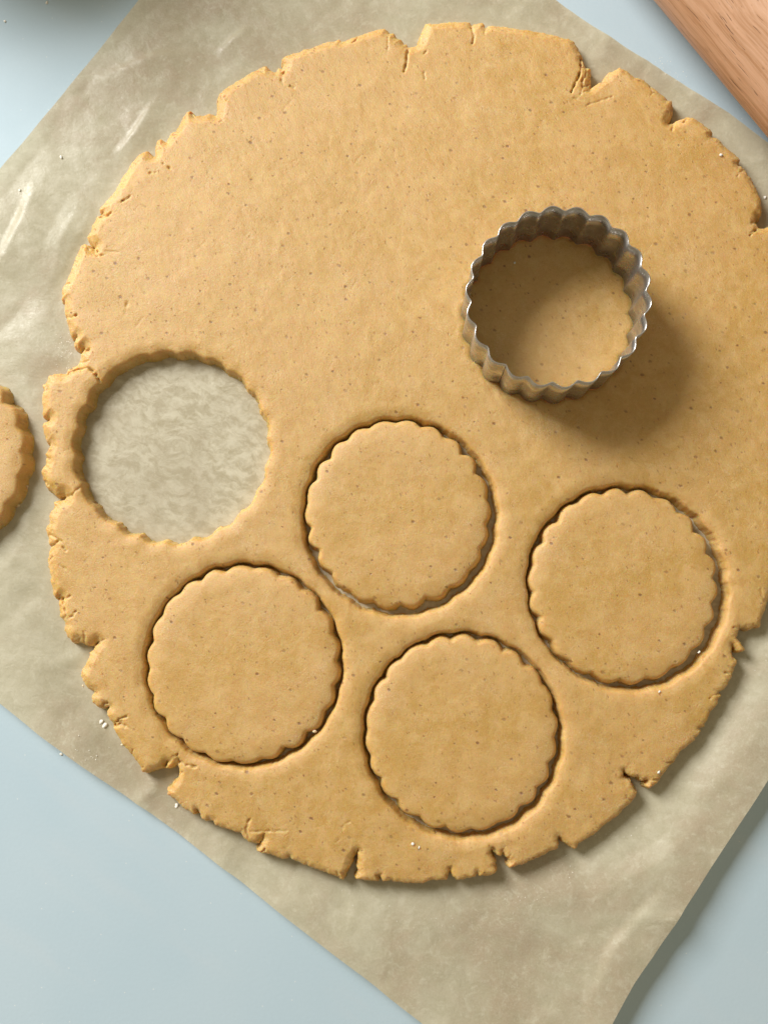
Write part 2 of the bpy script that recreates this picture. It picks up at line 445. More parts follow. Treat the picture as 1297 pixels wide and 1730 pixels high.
# ------------------------------------------------------------------ dough sheet
T = 6.6
OUT = [(640,50),(651,48),(659,57),(667,58),(671,66),(677,68),(683,76),(687,74),(690,80),(698,80),(704,76),(708,65),(715,50),(718,42),
(740,40),(775,38),(793,39),(797,44),(808,41),(818,40),(820,48),(823,45),(847,46),(892,52),(930,60),(960,67),(969,72),(977,83),(980,91),(983,95),
(984,105),(987,110),(989,116),(998,118),(996,128),(997,139),(995,154),(1006,144),(1020,134),(1028,125),(1043,115),(1052,119),(1071,132),(1086,136),
(1099,146),(1123,165),(1126,170),(1134,171),(1137,183),(1136,196),(1128,211),(1142,205),(1156,199),(1168,199),(1183,209),(1199,220),(1203,226),(1202,233),
(1208,234),(1220,245),(1236,259),(1248,272),(1246,281),(1251,282),(1267,303),(1279,325),(1284,339),(1286,354),(1284,366),(1277,369),(1275,379),
(1279,386),(1290,387),(1296,384),(1305,392),(1314,425),(1323,480),(1331,560),(1336,650),(1333,760),(1326,860),(1313,940),(1303,985),(1297,1006),
(1290,1030),(1283,1048),(1281,1059),(1274,1060),(1265,1062),(1247,1063),(1244,1069),(1241,1077),(1249,1085),(1257,1098),(1252,1102),(1243,1102),
(1234,1089),(1233,1101),(1236,1110),(1243,1115),(1242,1121),(1238,1132),(1233,1144),(1219,1166),(1211,1169),(1216,1174),(1206,1192),(1196,1207),
(1186,1227),(1178,1230),(1183,1234),(1163,1257),(1149,1268),(1132,1291),(1118,1307),(1110,1321),(1093,1332),(1089,1328),(1090,1317),(1081,1320),(1076,1314),
(1062,1311),(1055,1306),(1051,1299),(1051,1310),(1063,1316),(1069,1329),(1073,1336),(1072,1344),(1062,1355),(1042,1375),(1024,1390),(1010,1402),
(992,1413),(969,1432),(963,1429),(953,1424),(942,1412),(942,1432),(927,1439),(910,1447),(890,1455),(867,1464),(858,1466),(856,1459),(859,1452),
(852,1446),(849,1438),(844,1445),(838,1443),(830,1435),(828,1439),(835,1449),(837,1454),(835,1461),(838,1470),(833,1475),(808,1480),(805,1471),
(803,1480),(785,1483),(771,1485),(763,1479),(759,1467),(757,1480),(755,1486),(731,1485),(717,1490),(692,1490),(674,1489),(663,1490),(660,1487),(647,1488),
(641,1479),(639,1487),(620,1488),(611,1485),(601,1483),(603,1476),(606,1471),(603,1463),(604,1449),(605,1435),(596,1449),(593,1458),(591,1466),
(583,1476),(579,1486),(571,1481),(551,1473),(528,1464),(506,1457),(492,1452),(490,1445),(486,1450),(478,1451),(458,1444),(441,1440),(433,1435),
(440,1429),(446,1415),(438,1425),(429,1424),(420,1421),(407,1407),(378,1398),(364,1394),(362,1386),(356,1384),(349,1386),(342,1382),(339,1375),
(335,1367),(334,1376),(327,1376),(308,1361),(296,1350),(284,1342),(283,1332),(291,1327),(292,1322),(301,1314),(303,1304),(303,1288),(299,1291),
(290,1296),(279,1298),(285,1286),(276,1296),(264,1301),(249,1305),(242,1303),(239,1296),(226,1277),(209,1258),(196,1236),(191,1222),(179,1207),(185,1195),
(175,1196),(165,1193),(158,1186),(156,1177),(161,1169),(154,1166),(142,1152),(136,1140),(141,1131),(147,1121),(150,1113),(153,1107),(151,1102),(159,1098),
(162,1091),(169,1084),(162,1088),(156,1092),(146,1090),(134,1086),(122,1085),(114,1077),(110,1066),(112,1057),(108,1048),(102,1042),(101,1026),
(99,1017),(102,1009),(96,1012),(90,1005),(86,978),(82,950),(82,935),(88,924),(83,919),(83,910),(81,901),(79,893),(84,884),(83,872),(90,861),(94,855),
(91,848),(101,845),(107,845),(113,841),(110,838),(96,838),(85,828),(77,821),(73,808),(71,793),(78,782),(77,767),(82,759),(85,752),(79,748),(75,735),
(71,720),(74,713),(83,709),(72,706),(71,681),(73,658),(71,650),(78,645),(84,636),(92,632),(112,631),(116,624),(127,619),(133,616),(136,608),(136,599),
(143,590),(134,593),(126,587),(125,579),(128,572),(121,571),(117,560),(112,542),(108,526),(108,510),(102,507),(105,489),(110,479),(121,456),(128,435),
(138,415),(145,412),(151,414),(160,420),(152,410),(146,401),(152,393),(156,381),(164,365),(171,363),(173,360),(168,355),(179,339),(190,329),(205,303),
(220,278),(235,261),(242,256),(250,256),(261,264),(262,249),(266,239),(272,235),(281,241),(289,225),(297,221),(306,204),(315,189),(322,187),(331,196),
(343,195),(353,191),(365,195),(368,173),(368,161),(378,151),(396,140),(424,122),(441,115),(450,110),(458,118),(466,121),(471,114),(476,117),(478,111),(475,100),
(481,96),(512,85),(549,73),(575,66),(578,71),(593,64),(615,57)]
# cut rounds: centre, half axes (pixels of the photograph), notch angle
CUTS = {'open': (289, 755.5, 167, 164, 0.05), 'A': (674.5, 872, 166.5, 168.5, -0.03), 'B': (410.5, 1124, 169.5, 175, 0.098),
        'C': (781, 1242, 170.5, 177, -0.098), 'D': (1059, 992.5, 171.5, 175, 0.068)}
COOK = {'A': (672, 867.5, 157.5, 161, -0.03), 'B': (409, 1124.5, 165.5, 169.5, 0.098), 'C': (780, 1240.5, 163.5, 170, -0.098),
        'D': (1054.5, 991, 162, 167, 0.068)}
NF = 22
CUT_Z = T + 1.0 - 1.0
# steel cutter
cb = np.array(at(925, 537.5, T))
R_CUT = 29.2

def lobes(th, amp, ph, soft=0.18):
    """fluted outline: round lobes outward, notches inward; 0 at a lobe's crest, -amp in a notch"""
    c = np.abs(np.sin(NF * 0.5 * (th - ph)))
    c = (np.sqrt(c * c + soft * soft) - soft) / (math.sqrt(1 + soft * soft) - soft)
    return amp * (c - 1)

def ellipse_world(e, z):
    u, v, rx, ry, ph = e
    l, r_, t, b = at(u - rx, v, z), at(u + rx, v, z), at(u, v - ry, z), at(u, v + ry, z)
    c = np.array([(l[0] + r_[0]) / 2, (t[1] + b[1]) / 2])
    return c, (r_[0] - l[0]) / 2, (t[1] - b[1]) / 2

def round_sd(X, Y, e, z, amp, wob, seed, soft=0.18):
    """signed distance (positive outside) to a fluted, slightly uneven round"""
    c, rx, ry = ellipse_world(e, z)
    dx, dy = X - c[0], Y - c[1]
    th = np.arctan2(dx, dy)                 # 0 = up the picture, clockwise
    r = np.hypot(dx / rx, dy / ry) * 0.5 * (rx + ry)
    a = amp * (1 + 0.6 * vnoise(np.cos(th) * 3, np.sin(th) * 3, 1.3, seed + 3))
    lob = lobes(th + 0.02 * vnoise(np.cos(th) * 3, np.sin(th) * 3, 1.0, seed + 8), 1.0, e[4], soft) * a
    R = 0.5 * (rx + ry) + lob + wob * vnoise(np.cos(th) * 2, np.sin(th) * 2, 1.1, seed)
    return r - R

pts = ats(OUT, 3.6)
hgrid = 0.3
xs = np.arange(pts[:, 0].min() - 2, pts[:, 0].max() + 2, hgrid)
ys = np.arange(pts[:, 1].min() - 2, pts[:, 1].max() + 2, hgrid)
X, Y = np.meshgrid(xs, ys)
d_out = seg_dist(pts, xs, ys, 9.0, True) * np.where(poly_inside(pts, xs, ys), 1, -1)
near = np.exp(-np.maximum(d_out, 0) / 3.0)
d_out = d_out + near * (0.26 * fbm(X, Y, 2.2, 1, 3, 0.6) + 0.10 * vnoise(X, Y, 0.7, 4))
d_hole = np.full_like(d_out, 20.0)
hole_pull = np.zeros_like(d_out)
for k, (nm, e) in enumerate(CUTS.items()):
    amp = 1.0 if nm == 'open' else 0.5
    sd = round_sd(X, Y, e, T, amp, 0.25, 20 + k, 0.3)
    if nm == 'D':       # torn scallops on the right of this cut
        c, rx, ry = ellipse_world(e, T)
        sd += 0.42 * np.clip((X - c[0]) / rx, 0, 1) * fbm(X, Y, 2.2, 77, 2) * np.exp(-np.abs(sd) / 0.6)
    if nm != 'open':
        c, rx, ry = ellipse_world(e, T)
        sd = sd - 0.5 * np.clip(((X - c[0]) * 0.75 - (Y - c[1]) * 0.66) / rx, 0, 1) ** 1.5 * np.exp(-np.abs(sd) / 4.0)
    sd = sd + 0.08 * vnoise(X, Y, 1.0, 9)
    d_hole = np.minimum(d_hole, sd)

def polyline_groove(px, width, depth):
    p = ats(px, T)
    dd = seg_dist(p, xs, ys, width * 4 + 1.2, False) + 0.28 * vnoise(X, Y, 1.1, 43) * (width < 0.6)
    dd = np.maximum(dd, 0)
    return -depth * np.exp(-(dd / width) ** 2)

_cx, _cy = pts[:, 0].mean(), pts[:, 1].mean()
bev = np.clip(0.5 + 0.5 * (((X - _cx) * AZ.x + (Y - _cy) * AZ.y) / np.maximum(np.hypot(X - _cx, Y - _cy), 1)) * 1.3, 0, 1)
bev = np.clip(bev + 0.2 * vnoise(X, Y, 22, 51), 0, 1)
relief = 0.16 * fbm(X, Y, 26, 2, 2) + 0.09 * fbm(X, Y, 7, 3, 2) + 0.035 * vnoise(X + 0.4 * Y, Y * 0.35 - X * 0.3, 1.6, 6) + near * (0.11 * fbm(X, Y, 1.6, 16, 3, 0.65))
GROOVES = [([(690, 82), (687, 92), (687, 105), (682, 120)], 0.5, 1.6), ([(655, 62), (655, 80), (652, 92)], 0.4, 0.5),
           ([(982, 96), (981, 115), (978, 128), (970, 143), (965, 155)], 0.45, 1.8), ([(985, 115), (984, 140), (980, 160)], 0.5, 0.6),
           ([(992, 177), (1015, 169), (1033, 163)], 0.45, 0.7), ([(968, 165), (985, 170)], 0.6, 0.5),
           ([(1279, 386), (1274, 392), (1267, 397)], 0.4, 1.4), ([(275, 275), (284, 282), (291, 287)], 0.45, 1.0), ([(252, 292), (263, 291)], 0.4, 0.5),
           ([(161, 421), (168, 430), (176, 431)], 0.5, 1.3), ([(176, 424), (200, 425)], 0.5, 0.3),
           ([(112, 630), (128, 622), (148, 621), (158, 627), (165, 636), (169, 646)], 0.55, 1.5), ([(143, 590), (150, 589)], 0.5, 1.1), ([(127, 572), (127, 565)], 0.5, 1.0),
           ([(205, 340), (215, 336), (220, 330)], 0.5, 0.5), ([(102, 1012), (113, 1045), (122, 1040), (128, 1034)], 0.45, 0.9),
           ([(185, 1222), (206, 1218)], 0.45, 0.9), ([(207, 1222), (222, 1232)], 0.4, 0.4), ([(169, 1084), (177, 1080), (182, 1078)], 0.4, 0.5),
           ([(285, 1287), (291, 1280), (300, 1275)], 0.6, 0.9), ([(303, 1288), (315, 1292), (330, 1296)], 0.5, 0.9),
           ([(420, 1421), (415, 1400), (421, 1385)], 0.6, 0.9), ([(422, 1405), (450, 1405), (485, 1404)], 0.5, 0.4),
           ([(575, 1405), (583, 1391), (590, 1388)], 0.5, 0.45), ([(568, 1424), (573, 1418)], 0.5, 0.45),
           ([(830, 1435), (826, 1429)], 0.4, 0.8), ([(849, 1438), (853, 1431)], 0.4, 0.8), ([(1247, 1062), (1240, 1060)], 0.5, 0.6),
           ([(110, 838), (122, 836), (135, 822)], 0.7, 0.8), ([(478, 118), (475, 138)], 0.55, 1.2), ([(797, 45), (800, 60), (798, 72)], 0.5, 0.7), ([(820, 48), (818, 58)], 0.5, 0.5),
           ([(490, 146), (496, 147)], 0.7, 0.8), ([(380, 162), (381, 167)], 0.7, 1.0), ([(372, 205), (374, 204)], 0.6, 0.8), ([(716, 90), (720, 86)], 0.6, 0.9), ([(716, 122), (717, 132)], 0.45, 0.7),
           ([(215, 510), (212, 530)], 0.8, 0.35), ([(100, 955), (112, 962)], 0.5, 0.5), ([(106, 924), (112, 930)], 0.5, 0.7)]
for g_ in GROOVES:
    relief = relief + polyline_groove(g_[0], g_[1] * 0.62, g_[2] * 0.85) * np.clip(0.75 + 0.6 * vnoise(X, Y, 1.3, 41), 0.1, 1.3)
# many small splits all along the rim
nr_ = random.Random(12)
for k in range(85):
    i = nr_.randrange(len(OUT))
    f_ = nr_.random()
    p, q = OUT[i], OUT[(i + 1) % len(OUT)]
    u, v = p[0] + (q[0] - p[0]) * f_, p[1] + (q[1] - p[1]) * f_
    a = math.atan2(800 - v, 700 - u) + nr_.uniform(-0.9, 0.9)
    L = nr_.choice([5, 7, 9, 12, 20]) * nr_.uniform(0.7, 1.3)
    a2 = a + nr_.uniform(-0.8, 0.8)
    mx, my = u + 0.6 * L * math.cos(a), v + 0.6 * L * math.sin(a)
    relief = relief + polyline_groove([(u - 3 * math.cos(a), v - 3 * math.sin(a)), (mx, my), (mx + 0.5 * L * math.cos(a2), my + 0.5 * L * math.sin(a2))],
                                      nr_.uniform(0.2, 0.36), nr_.uniform(0.2, 0.9))
# low, hair-fine scuffs from the pin
sr = random.Random(5)
for k in range(90):
    u, v = sr.uniform(110, 700), sr.uniform(90, 620)
    a = sr.choice([0.5, 2.3, 1.2]) + sr.uniform(-0.5, 0.5)
    L = sr.uniform(6, 26)
    relief = relief + polyline_groove([(u, v), (u + L * math.cos(a), v - L * math.sin(a))], sr.uniform(0.25, 0.45), sr.uniform(-0.06, 0.09))
# the cutter is pressed a little into the dough
rc = np.hypot(X - cb[0], Y - cb[1])
thc = np.arctan2(X - cb[0], Y - cb[1])
rr_cut = R_CUT - 0.3 + lobes(thc, 1.5, 0.085) 
relief = relief - 0.28 * np.exp(-((rc - rr_cut) / 0.8) ** 2) + 0.10 * np.exp(-((rc - rr_cut - 2.0) / 1.0) ** 2) - 0.45 * np.exp(-(rc / 16.0) ** 2)

def dough_z(do, dh, rel, bv):
    a = np.clip(do / 1.1, 0, 1)
    zo = T * (0.80 + 0.20 * np.sqrt(1 - (1 - a) ** 2))
    c = np.clip(do / (1.9 + 2.1 * bv), 0, 1)
    zo = zo - (0.7 + 1.5 * bv) * (1 - c) ** 1.3 - 0.45 * (1 - np.clip(do / 9.0, 0, 1)) ** 2
    b = np.clip(dh / 1.1, 0, 1)
    zh = T * (0.85 + 0.15 * np.sqrt(1 - (1 - b) ** 2)) - 0.95 * (1 - np.clip(dh / 4.6, 0, 1)) ** 2
    return np.minimum(zo, zh) + rel * np.clip(np.minimum(do, dh) / 0.5, 0.15, 1)

dmin = np.minimum(d_out, d_hole)
def wall_off(base_out, base_hole):
    return lambda F_: np.where(F_[:, 0] < F_[:, 1], base_out, base_hole)
me = slab_mesh('dough_sheet', xs, ys, dmin, [d_out, d_hole, relief, bev], dough_z,
               [(0.80, wall_off(0.12, 0.18), 0.10), (0.32, wall_off(0.4, 0.5), 0.14), (0.07, wall_off(0.6, 0.95), 0.30), (0.0, wall_off(0.7, 1.3), 0.30)])
tag(link('dough_sheet', me, M_DOUGH), 'large flat sheet of rolled yellow cookie dough with cracked edges and cut-out rounds', 'dough')

# ------------------------------------------------------------------ cut rounds
def cookie(e, z, seed, drop=1.15, sink=0.0):
    c, rx, ry = ellipse_world(e, z)
    R = max(rx, ry) + 2.5
    h = 0.36
    cx = np.arange(c[0] - R, c[0] + R, h)
    cy = np.arange(c[1] - R, c[1] + R, h)
    cX, cY = np.meshgrid(cx, cy)
    sd = -round_sd(cX, cY, e, z, 1.4, 0.30, seed)
    sd = sd + np.exp(-np.maximum(sd, 0) / 2) * (0.10 * fbm(cX, cY, 1.5, seed, 2) + 0.10 * np.clip(vnoise(cX, cY, 5, seed + 1), 0, 1) * vnoise(cX, cY, 0.8, seed + 2))
    # distance to the smooth rim drives the broad pillow so the flutes stay shallow on top
    sm = -round_sd(cX, cY, e, z, 0.0, 0.22, seed)
    rel = 0.13 * fbm(cX, cY, 14, seed, 2) + 0.05 * fbm(cX, cY, 4, seed + 2, 2)
    def zf(dd, s, r_):
        b = np.clip(dd / 1.5, 0, 1)
        return T * (0.74 + 0.26 * np.sqrt(1 - (1 - b) ** 2)) - drop * (1 - np.clip(s / 7.5, 0, 1)) ** 2.2 + r_ * np.clip(dd, 0.2, 1) - sink
    m = slab_mesh('cookie', cx - c[0], cy - c[1], sd, [sd, sm, rel], zf, [(0.78, 0.14, 0.08), (0.32, 0.4, 0.14), (0.07, 0.8, 0.28), (0.0, 1.1, 0.28)])
    return m, c

LAB = {'A': 'fluted raw dough round in the middle of the sheet, right of the empty hole',
       'B': 'fluted round of raw dough at the lower left of the sheet, below the empty hole',
       'C': 'fluted round of raw dough at the bottom of the sheet, lowest of the cut rounds',
       'D': 'fluted round of raw dough at the right of the sheet, below the steel cutter'}
for k, (nm, e) in enumerate(COOK.items()):
    m, c = cookie(e, T, 40 + 5 * k)
    o = link('cookie', m, M_DOUGH)
    o.location = (c[0] * MM, c[1] * MM, 0)
    tag(o, LAB[nm], 'cookie', 'fluted rounds cut from the dough')
m, c = cookie((-122, 772, 166, 166, 0.10), T, 71, 1.3)
o = link('cookie', m, M_DOUGH)
o.location = (c[0] * MM, c[1] * MM, 0.0006)
tag(o, 'raw dough round lifted out onto the paper, cut off by the photo edge', 'cookie', 'fluted rounds cut from the dough')

# ------------------------------------------------------------------ cookie cutter
cutter = link('cookie_cutter', None, None)
cutter.location = (cb[0] * MM, cb[1] * MM, (T - 1.2) * MM)
tag(cutter, 'fluted round steel cookie cutter standing on the dough and casting a shadow', 'cookie cutter')
NT_ = NF * 14
ZC = 23.6 + 1.2
def flute_r(th, z):
    return R_CUT + lobes(th, 1.65, 0.085, 0.22) + 0.22 * np.sin(th * 2 + 0.6) + 0.10 * np.sin(3 * th)
th = np.linspace(0, 2 * math.pi, NT_, endpoint=False)
def ring_pts(off, z, tharr=th):
    r = flute_r(tharr, z) + off
    return np.stack([r * np.sin(tharr), r * np.cos(tharr), np.full_like(tharr, z)], 1)
rows = [(0.0, 0.0), (0.0, ZC * 0.33), (0.0, ZC * 0.66), (0.0, ZC - 0.6), (-0.32, ZC - 0.6), (-0.32, ZC * 0.66), (-0.32, ZC * 0.33), (-0.32, 0.0)]
V = np.concatenate([ring_pts(o_, z_) for o_, z_ in rows]) * MM
nr = len(rows)
Fc = [(k * NT_ + i, ((k + 1) % nr) * NT_ + i, ((k + 1) % nr) * NT_ + (i + 1) % NT_, k * NT_ + (i + 1) % NT_) for k in range(nr) for i in range(NT_)]
link('fluted_wall', raw_mesh('fluted_wall', V, Fc), M_STEEL, cutter)
# rolled lip along the top
prof = [(-0.16 + 0.27 * math.cos(a), ZC - 0.45 + 0.27 * math.sin(a)) for a in np.linspace(0, 2 * math.pi, 10, endpoint=False)]
V = np.concatenate([ring_pts(o_, z_) for o_, z_ in prof]) * MM
nr = len(prof)
Fc = [(k * NT_ + i, k * NT_ + (i + 1) % NT_, ((k + 1) % nr) * NT_ + (i + 1) % NT_, ((k + 1) % nr) * NT_ + i) for k in range(nr) for i in range(NT_)]
link('rolled_rim', raw_mesh('rolled_rim', V, Fc), M_STEEL, cutter)
# overlapped seam with its weld spots, at the lower left
ths = math.radians(222)
ta = np.linspace(ths - 0.085, ths + 0.16, 22)
rows = [(0.05, 1.0), (0.34, 1.2), (0.34, ZC - 0.9), (0.05, ZC - 0.7)]
V = np.concatenate([ring_pts(o_, z_, ta) for o_, z_ in rows]) * MM
Fc = [(k * 22 + i, (k + 1) * 22 + i, (k + 1) * 22 + i + 1, k * 22 + i + 1) for k in range(3) for i in range(21)]
seam = link('seam', raw_mesh('seam', V, Fc), M_STEEL, cutter)
for zz in (5.0, 12.0, 19.0):
    c0 = ring_pts(0.34, zz, np.array([ths]))[0]
    n0 = np.array([math.sin(ths), math.cos(ths), 0])
    t0 = np.array([math.cos(ths), -math.sin(ths), 0])
    vv, ff = [c0 + n0 * 0.28], []
    for q in range(10):
        a = q / 10 * 2 * math.pi
        vv.append(c0 + 0.8 * (t0 * math.cos(a) + np.array([0, 0, 1]) * math.sin(a)) - n0 * 0.05)
    ff = [(0, 1 + q, 1 + (q + 1) % 10) for q in range(10)]
    link('weld_spot', raw_mesh('weld_spot', np.array(vv) * MM, ff), M_STEEL, seam)

# ------------------------------------------------------------------ baking paper
TL = [(488, -304), (239, 0), (194, 57), (142, 118), (101, 168), (45, 239), (0, 291), (-438, 824)]
TR = [(488, -304), (934, 0), (1000, 45), (1097, 108), (1173, 156), (1229, 191), (1297, 243), (1762, 597)]
BL = [(-438, 824), (0, 1185), (69, 1242), (146, 1298), (250, 1373), (404, 1487), (527, 1583), (610, 1645), (668, 1691), (720, 1730), (938, 1898)]
BR = [(1762, 597), (1286, 1330), (1230, 1416), (1153, 1533), (1119, 1586), (1070, 1657), (1030, 1730), (938, 1898)]
LIFT = {'TL': 1.6, 'TR': 1.4, 'BL': 4.6, 'BR': 5.6}
def curve(px, z, n):
    p = ats(px, z)
    s = np.concatenate([[0], np.cumsum(np.hypot(*np.diff(p, axis=0).T))])
    t = np.linspace(0, s[-1], n)
    return np.stack([np.interp(t, s, p[:, 0]), np.interp(t, s, p[:, 1])], 1)
NU, NV = 420, 330
cTR, cBL = curve(TR, LIFT['TR'], NU), curve(BL, LIFT['BL'], NU)       # u from top corner to right / left corner to bottom
cTL, cBR = curve(TL, LIFT['TL'], NV), curve(BR, LIFT['BR'], NV)
for cc in (cTR, cBL):
    pass
P00, P10, P01, P11 = (cTR[0] + cTL[0]) / 2, (cTR[-1] + cBR[0]) / 2, (cTL[-1] + cBL[0]) / 2, (cBL[-1] + cBR[-1]) / 2
def pin(cv, a, b):
    t = np.linspace(0, 1, len(cv))[:, None]
    return cv + (1 - t) ** 6 * (a - cv[0]) + t ** 6 * (b - cv[-1])
cTR, cBL, cTL, cBR = pin(cTR, P00, P10), pin(cBL, P01, P11), pin(cTL, P00, P01), pin(cBR, P10, P11)
u = np.linspace(0, 1, NU)[None, :, None]
v = np.linspace(0, 1, NV)[:, None, None]
PX = ((1 - v) * cTR[None] + v * cBL[None] + (1 - u) * cTL[:, None] + u * cBR[:, None]
      - ((1 - u) * (1 - v) * P00 + u * (1 - v) * P10 + (1 - u) * v * P01 + u * v * P11))
px_, py_ = PX[..., 0], PX[..., 1]
LU, LV = 300.0, 290.0
du0, du1 = (u[..., 0] * np.ones_like(px_)) * LU, ((1 - u[..., 0]) * np.ones_like(px_)) * LU
dv0, dv1 = (v[..., 0] * np.ones_like(px_)) * LV, ((1 - v[..., 0]) * np.ones_like(px_)) * LV
# how far outside the dough each point of the sheet lies
big = 1.6
gxs = np.arange(px_.min() - 4, px_.max() + 4, big)
gys = np.arange(py_.min() - 4, py_.max() + 4, big)
sdp = seg_dist(pts, gxs, gys, 60.0, True) * np.where(poly_inside(pts, gxs, gys), -1, 1)
gi = np.clip((px_ - gxs[0]) / big, 0, len(gxs) - 1.001)
gj = np.clip((py_ - gys[0]) / big, 0, len(gys) - 1.001)
i0, j0 = gi.astype(int), gj.astype(int)
fx, fy = gi - i0, gj - j0
outd = (sdp[j0, i0] * (1 - fx) + sdp[j0, i0 + 1] * fx) * (1 - fy) + (sdp[j0 + 1, i0] * (1 - fx) + sdp[j0 + 1, i0 + 1] * fx) * fy
ce = at(-122, 772, 0)
outd = np.minimum(outd, np.hypot(px_ - ce[0], py_ - ce[1]) - 35.0)
free = np.clip(outd / 16.0, 0, 1)
free = free * free * (3 - 2 * free)
edge = (LIFT['TL'] * np.exp(-du0 / 16.0) + LIFT['BR'] * np.exp(-(du1 / 22.0) ** 1.3) + LIFT['TR'] * np.exp(-dv0 / 14.0) + LIFT['BL'] * np.exp(-(dv1 / 18.0) ** 1.2))
f1, f2 = worley(px_ + 4 * vnoise(px_, py_, 20, 3), py_ + 4 * vnoise(px_, py_, 20, 4), 34.0, 2)
g1, g2 = worley(px_ + 2 * vnoise(px_, py_, 9, 5), py_ + 2 * vnoise(px_, py_, 9, 6), 11.0, 5)
crum = 1.1 * np.clip(f2 - f1, 0, 0.5) + 0.10 * np.clip(g2 - g1, 0, 0.4) + 0.6 * vnoise(px_, py_, 22, 8)
near_d = np.clip(outd / 6.0, 0, 1)
pz = 0.35 + 0.06 * (1 + vnoise(px_, py_, 5, 12)) + near_d * (0.10 * (1 + fbm(px_, py_, 6.0, 31, 2))) + free * np.maximum(edge + crum + 0.25, 0)
# a few definite creases: a short steep flank towards the window, a long soft one behind
def crease(px, steep, soft, hgt):
    global pz
    p = ats(px, 2.0)
    cum = np.concatenate([[0], np.cumsum(np.hypot(*np.diff(p, axis=0).T))])
    best = np.full(px_.shape, 1e9)
    sgn = np.zeros_like(px_)
    along = np.zeros_like(px_)
    for k, (a, b) in enumerate(zip(p[:-1], p[1:])):
        e = b - a
        L = np.hypot(*e)
        t = np.clip(((px_ - a[0]) * e[0] + (py_ - a[1]) * e[1]) / L ** 2, 0, 1)
        qx, qy = px_ - a[0] - t * e[0], py_ - a[1] - t * e[1]
        dd = np.hypot(qx, qy)
        m_ = dd < best
        best = np.where(m_, dd, best)
        sgn = np.where(m_, np.sign(qx * AZ.x + qy * AZ.y), sgn)
        along = np.where(m_, (cum[k] + t * L) / cum[-1], along)
    w_ = np.where(sgn > 0, steep, soft)
    r_ = best / w_
    prof_ = np.where(sgn > 0, np.clip(1 - r_, 0, 1), np.exp(-(r_ * 1.4) ** 1.5))
    pz = pz + hgt * prof_ * np.clip(outd / 4, 0, 1) * np.sin(math.pi * np.clip(along, 0.0, 1.0)) ** 0.7
crease([(262, 168), (250, 184), (228, 220), (210, 242), (190, 258)], 1.5, 9.0, 0.85)
crease([(425, 40), (395, 62), (366, 90)], 1.6, 8.0, 0.8)
crease([(345, 84), (250, 100), (200, 122), (160, 135)], 2.6, 8.0, 0.7)
crease([(60, 310), (38, 370), (10, 430), (-10, 450)], 3.0, 14.0, 1.5)
crease([(140, 330), (105, 400), (85, 480)], 5.0, 14.0, 0.9)
crease([(1120, 1500), (1080, 1540), (1030, 1600), (1000, 1680)], 2.6, 14.0, 1.0)
crease([(1200, 1370), (1110, 1450), (1050, 1480), (990, 1530)], 5.0, 14.0, 1.3)
crease([(1085, 95), (1100, 110), (1120, 118)], 1.2, 4.0, 0.5)
crease([(1160, 1530), (1120, 1545), (1075, 1535)], 2.0, 6.0, 0.6)
TH = 0.06
top = np.stack([px_, py_, pz + TH], -1).reshape(-1, 3)
bot = np.stack([px_, py_, pz], -1).reshape(-1, 3)
idx = np.arange(NU * NV).reshape(NV, NU)
q = np.stack([idx[:-1, :-1], idx[1:, :-1], idx[1:, 1:], idx[:-1, 1:]], -1).reshape(-1, 4)
pm = raw_mesh('baking_paper', top * MM, q.tolist())
at_ = pm.attributes.new('grease', 'FLOAT', 'POINT')
at_.data.foreach_set('value', np.clip((3.0 - outd) / 6.0, 0, 1).ravel().astype(np.float32))
tag(link('baking_paper', pm, M_PAPER), 'square sheet of creased tan baking paper lying under the dough on the worktop', 'baking paper')

def paper_height(x, y):
    k = np.argmin((px_ - x) ** 2 + (py_ - y) ** 2)
    return float(pz.reshape(-1)[k]) + TH

# ------------------------------------------------------------------ rolling pin
RP = 27.0
e0, e1 = np.array(at(1100, 0, 0)), np.array(at(1297, 237.5, 0))
ax = (e1 - e0) / np.linalg.norm(e1 - e0)
nrm = np.array([-ax[1], ax[0]])
if nrm @ e0 < 0:
    nrm = -nrm
qd = float(nrm @ e0)
cdist = (RP * math.sqrt(D * D + qd * qd) + qd * D - qd * RP) / D
mid = nrm * cdist + ax * float(ax @ (e0 + e1) / 2)
pin_o = link('rolling_pin', None, None)
pin_o.location = (mid[0] * MM, mid[1] * MM, (RP + 0.8) * MM)
pin_o.rotation_euler = (0, 0, math.atan2(ax[1], ax[0]))
tag(pin_o, 'wooden rolling pin lying on the worktop at the upper right corner', 'rolling pin')
def lathe(prof, n=96):
    vv, ff = [], []
    for x, r in prof:
        for k in range(n):
            a = 2 * math.pi * k / n
            vv.append((x * MM, r * math.cos(a) * MM, r * math.sin(a) * MM))
    m_ = len(prof)
    for i in range(m_ - 1):
        for k in range(n):
            ff.append((i * n + k, (i + 1) * n + k, (i + 1) * n + (k + 1) % n, i * n + (k + 1) % n))
    ff.append(tuple(range(n - 1, -1, -1)) if False else tuple(range(n)))
    ff.append(tuple((m_ - 1) * n + k for k in range(n - 1, -1, -1)))
    return vv, ff
bl = 125.0
prof = [(-bl, 20), (-bl + 1, 24), (-bl + 4, RP - 1), (-bl + 9, RP)] + [(x, RP) for x in np.linspace(-bl + 15, bl - 15, 12)] + [(bl - 9, RP), (bl - 4, RP - 1), (bl - 1, 24), (bl, 20)]
link('barrel', raw_mesh('barrel', *lathe(prof)), M_WOOD, pin_o)
for s in (-1, 1):
    prof = [(bl + 1, 8), (bl + 4, 11), (bl + 20, 14), (bl + 50, 16), (bl + 80, 13), (bl + 90, 9), (bl + 93, 4)]
    if s < 0:
        prof = [(-x, r) for x, r in prof][::-1]
    link('handle', raw_mesh('handle', *lathe(prof, 40)), M_WOOD, pin_o)

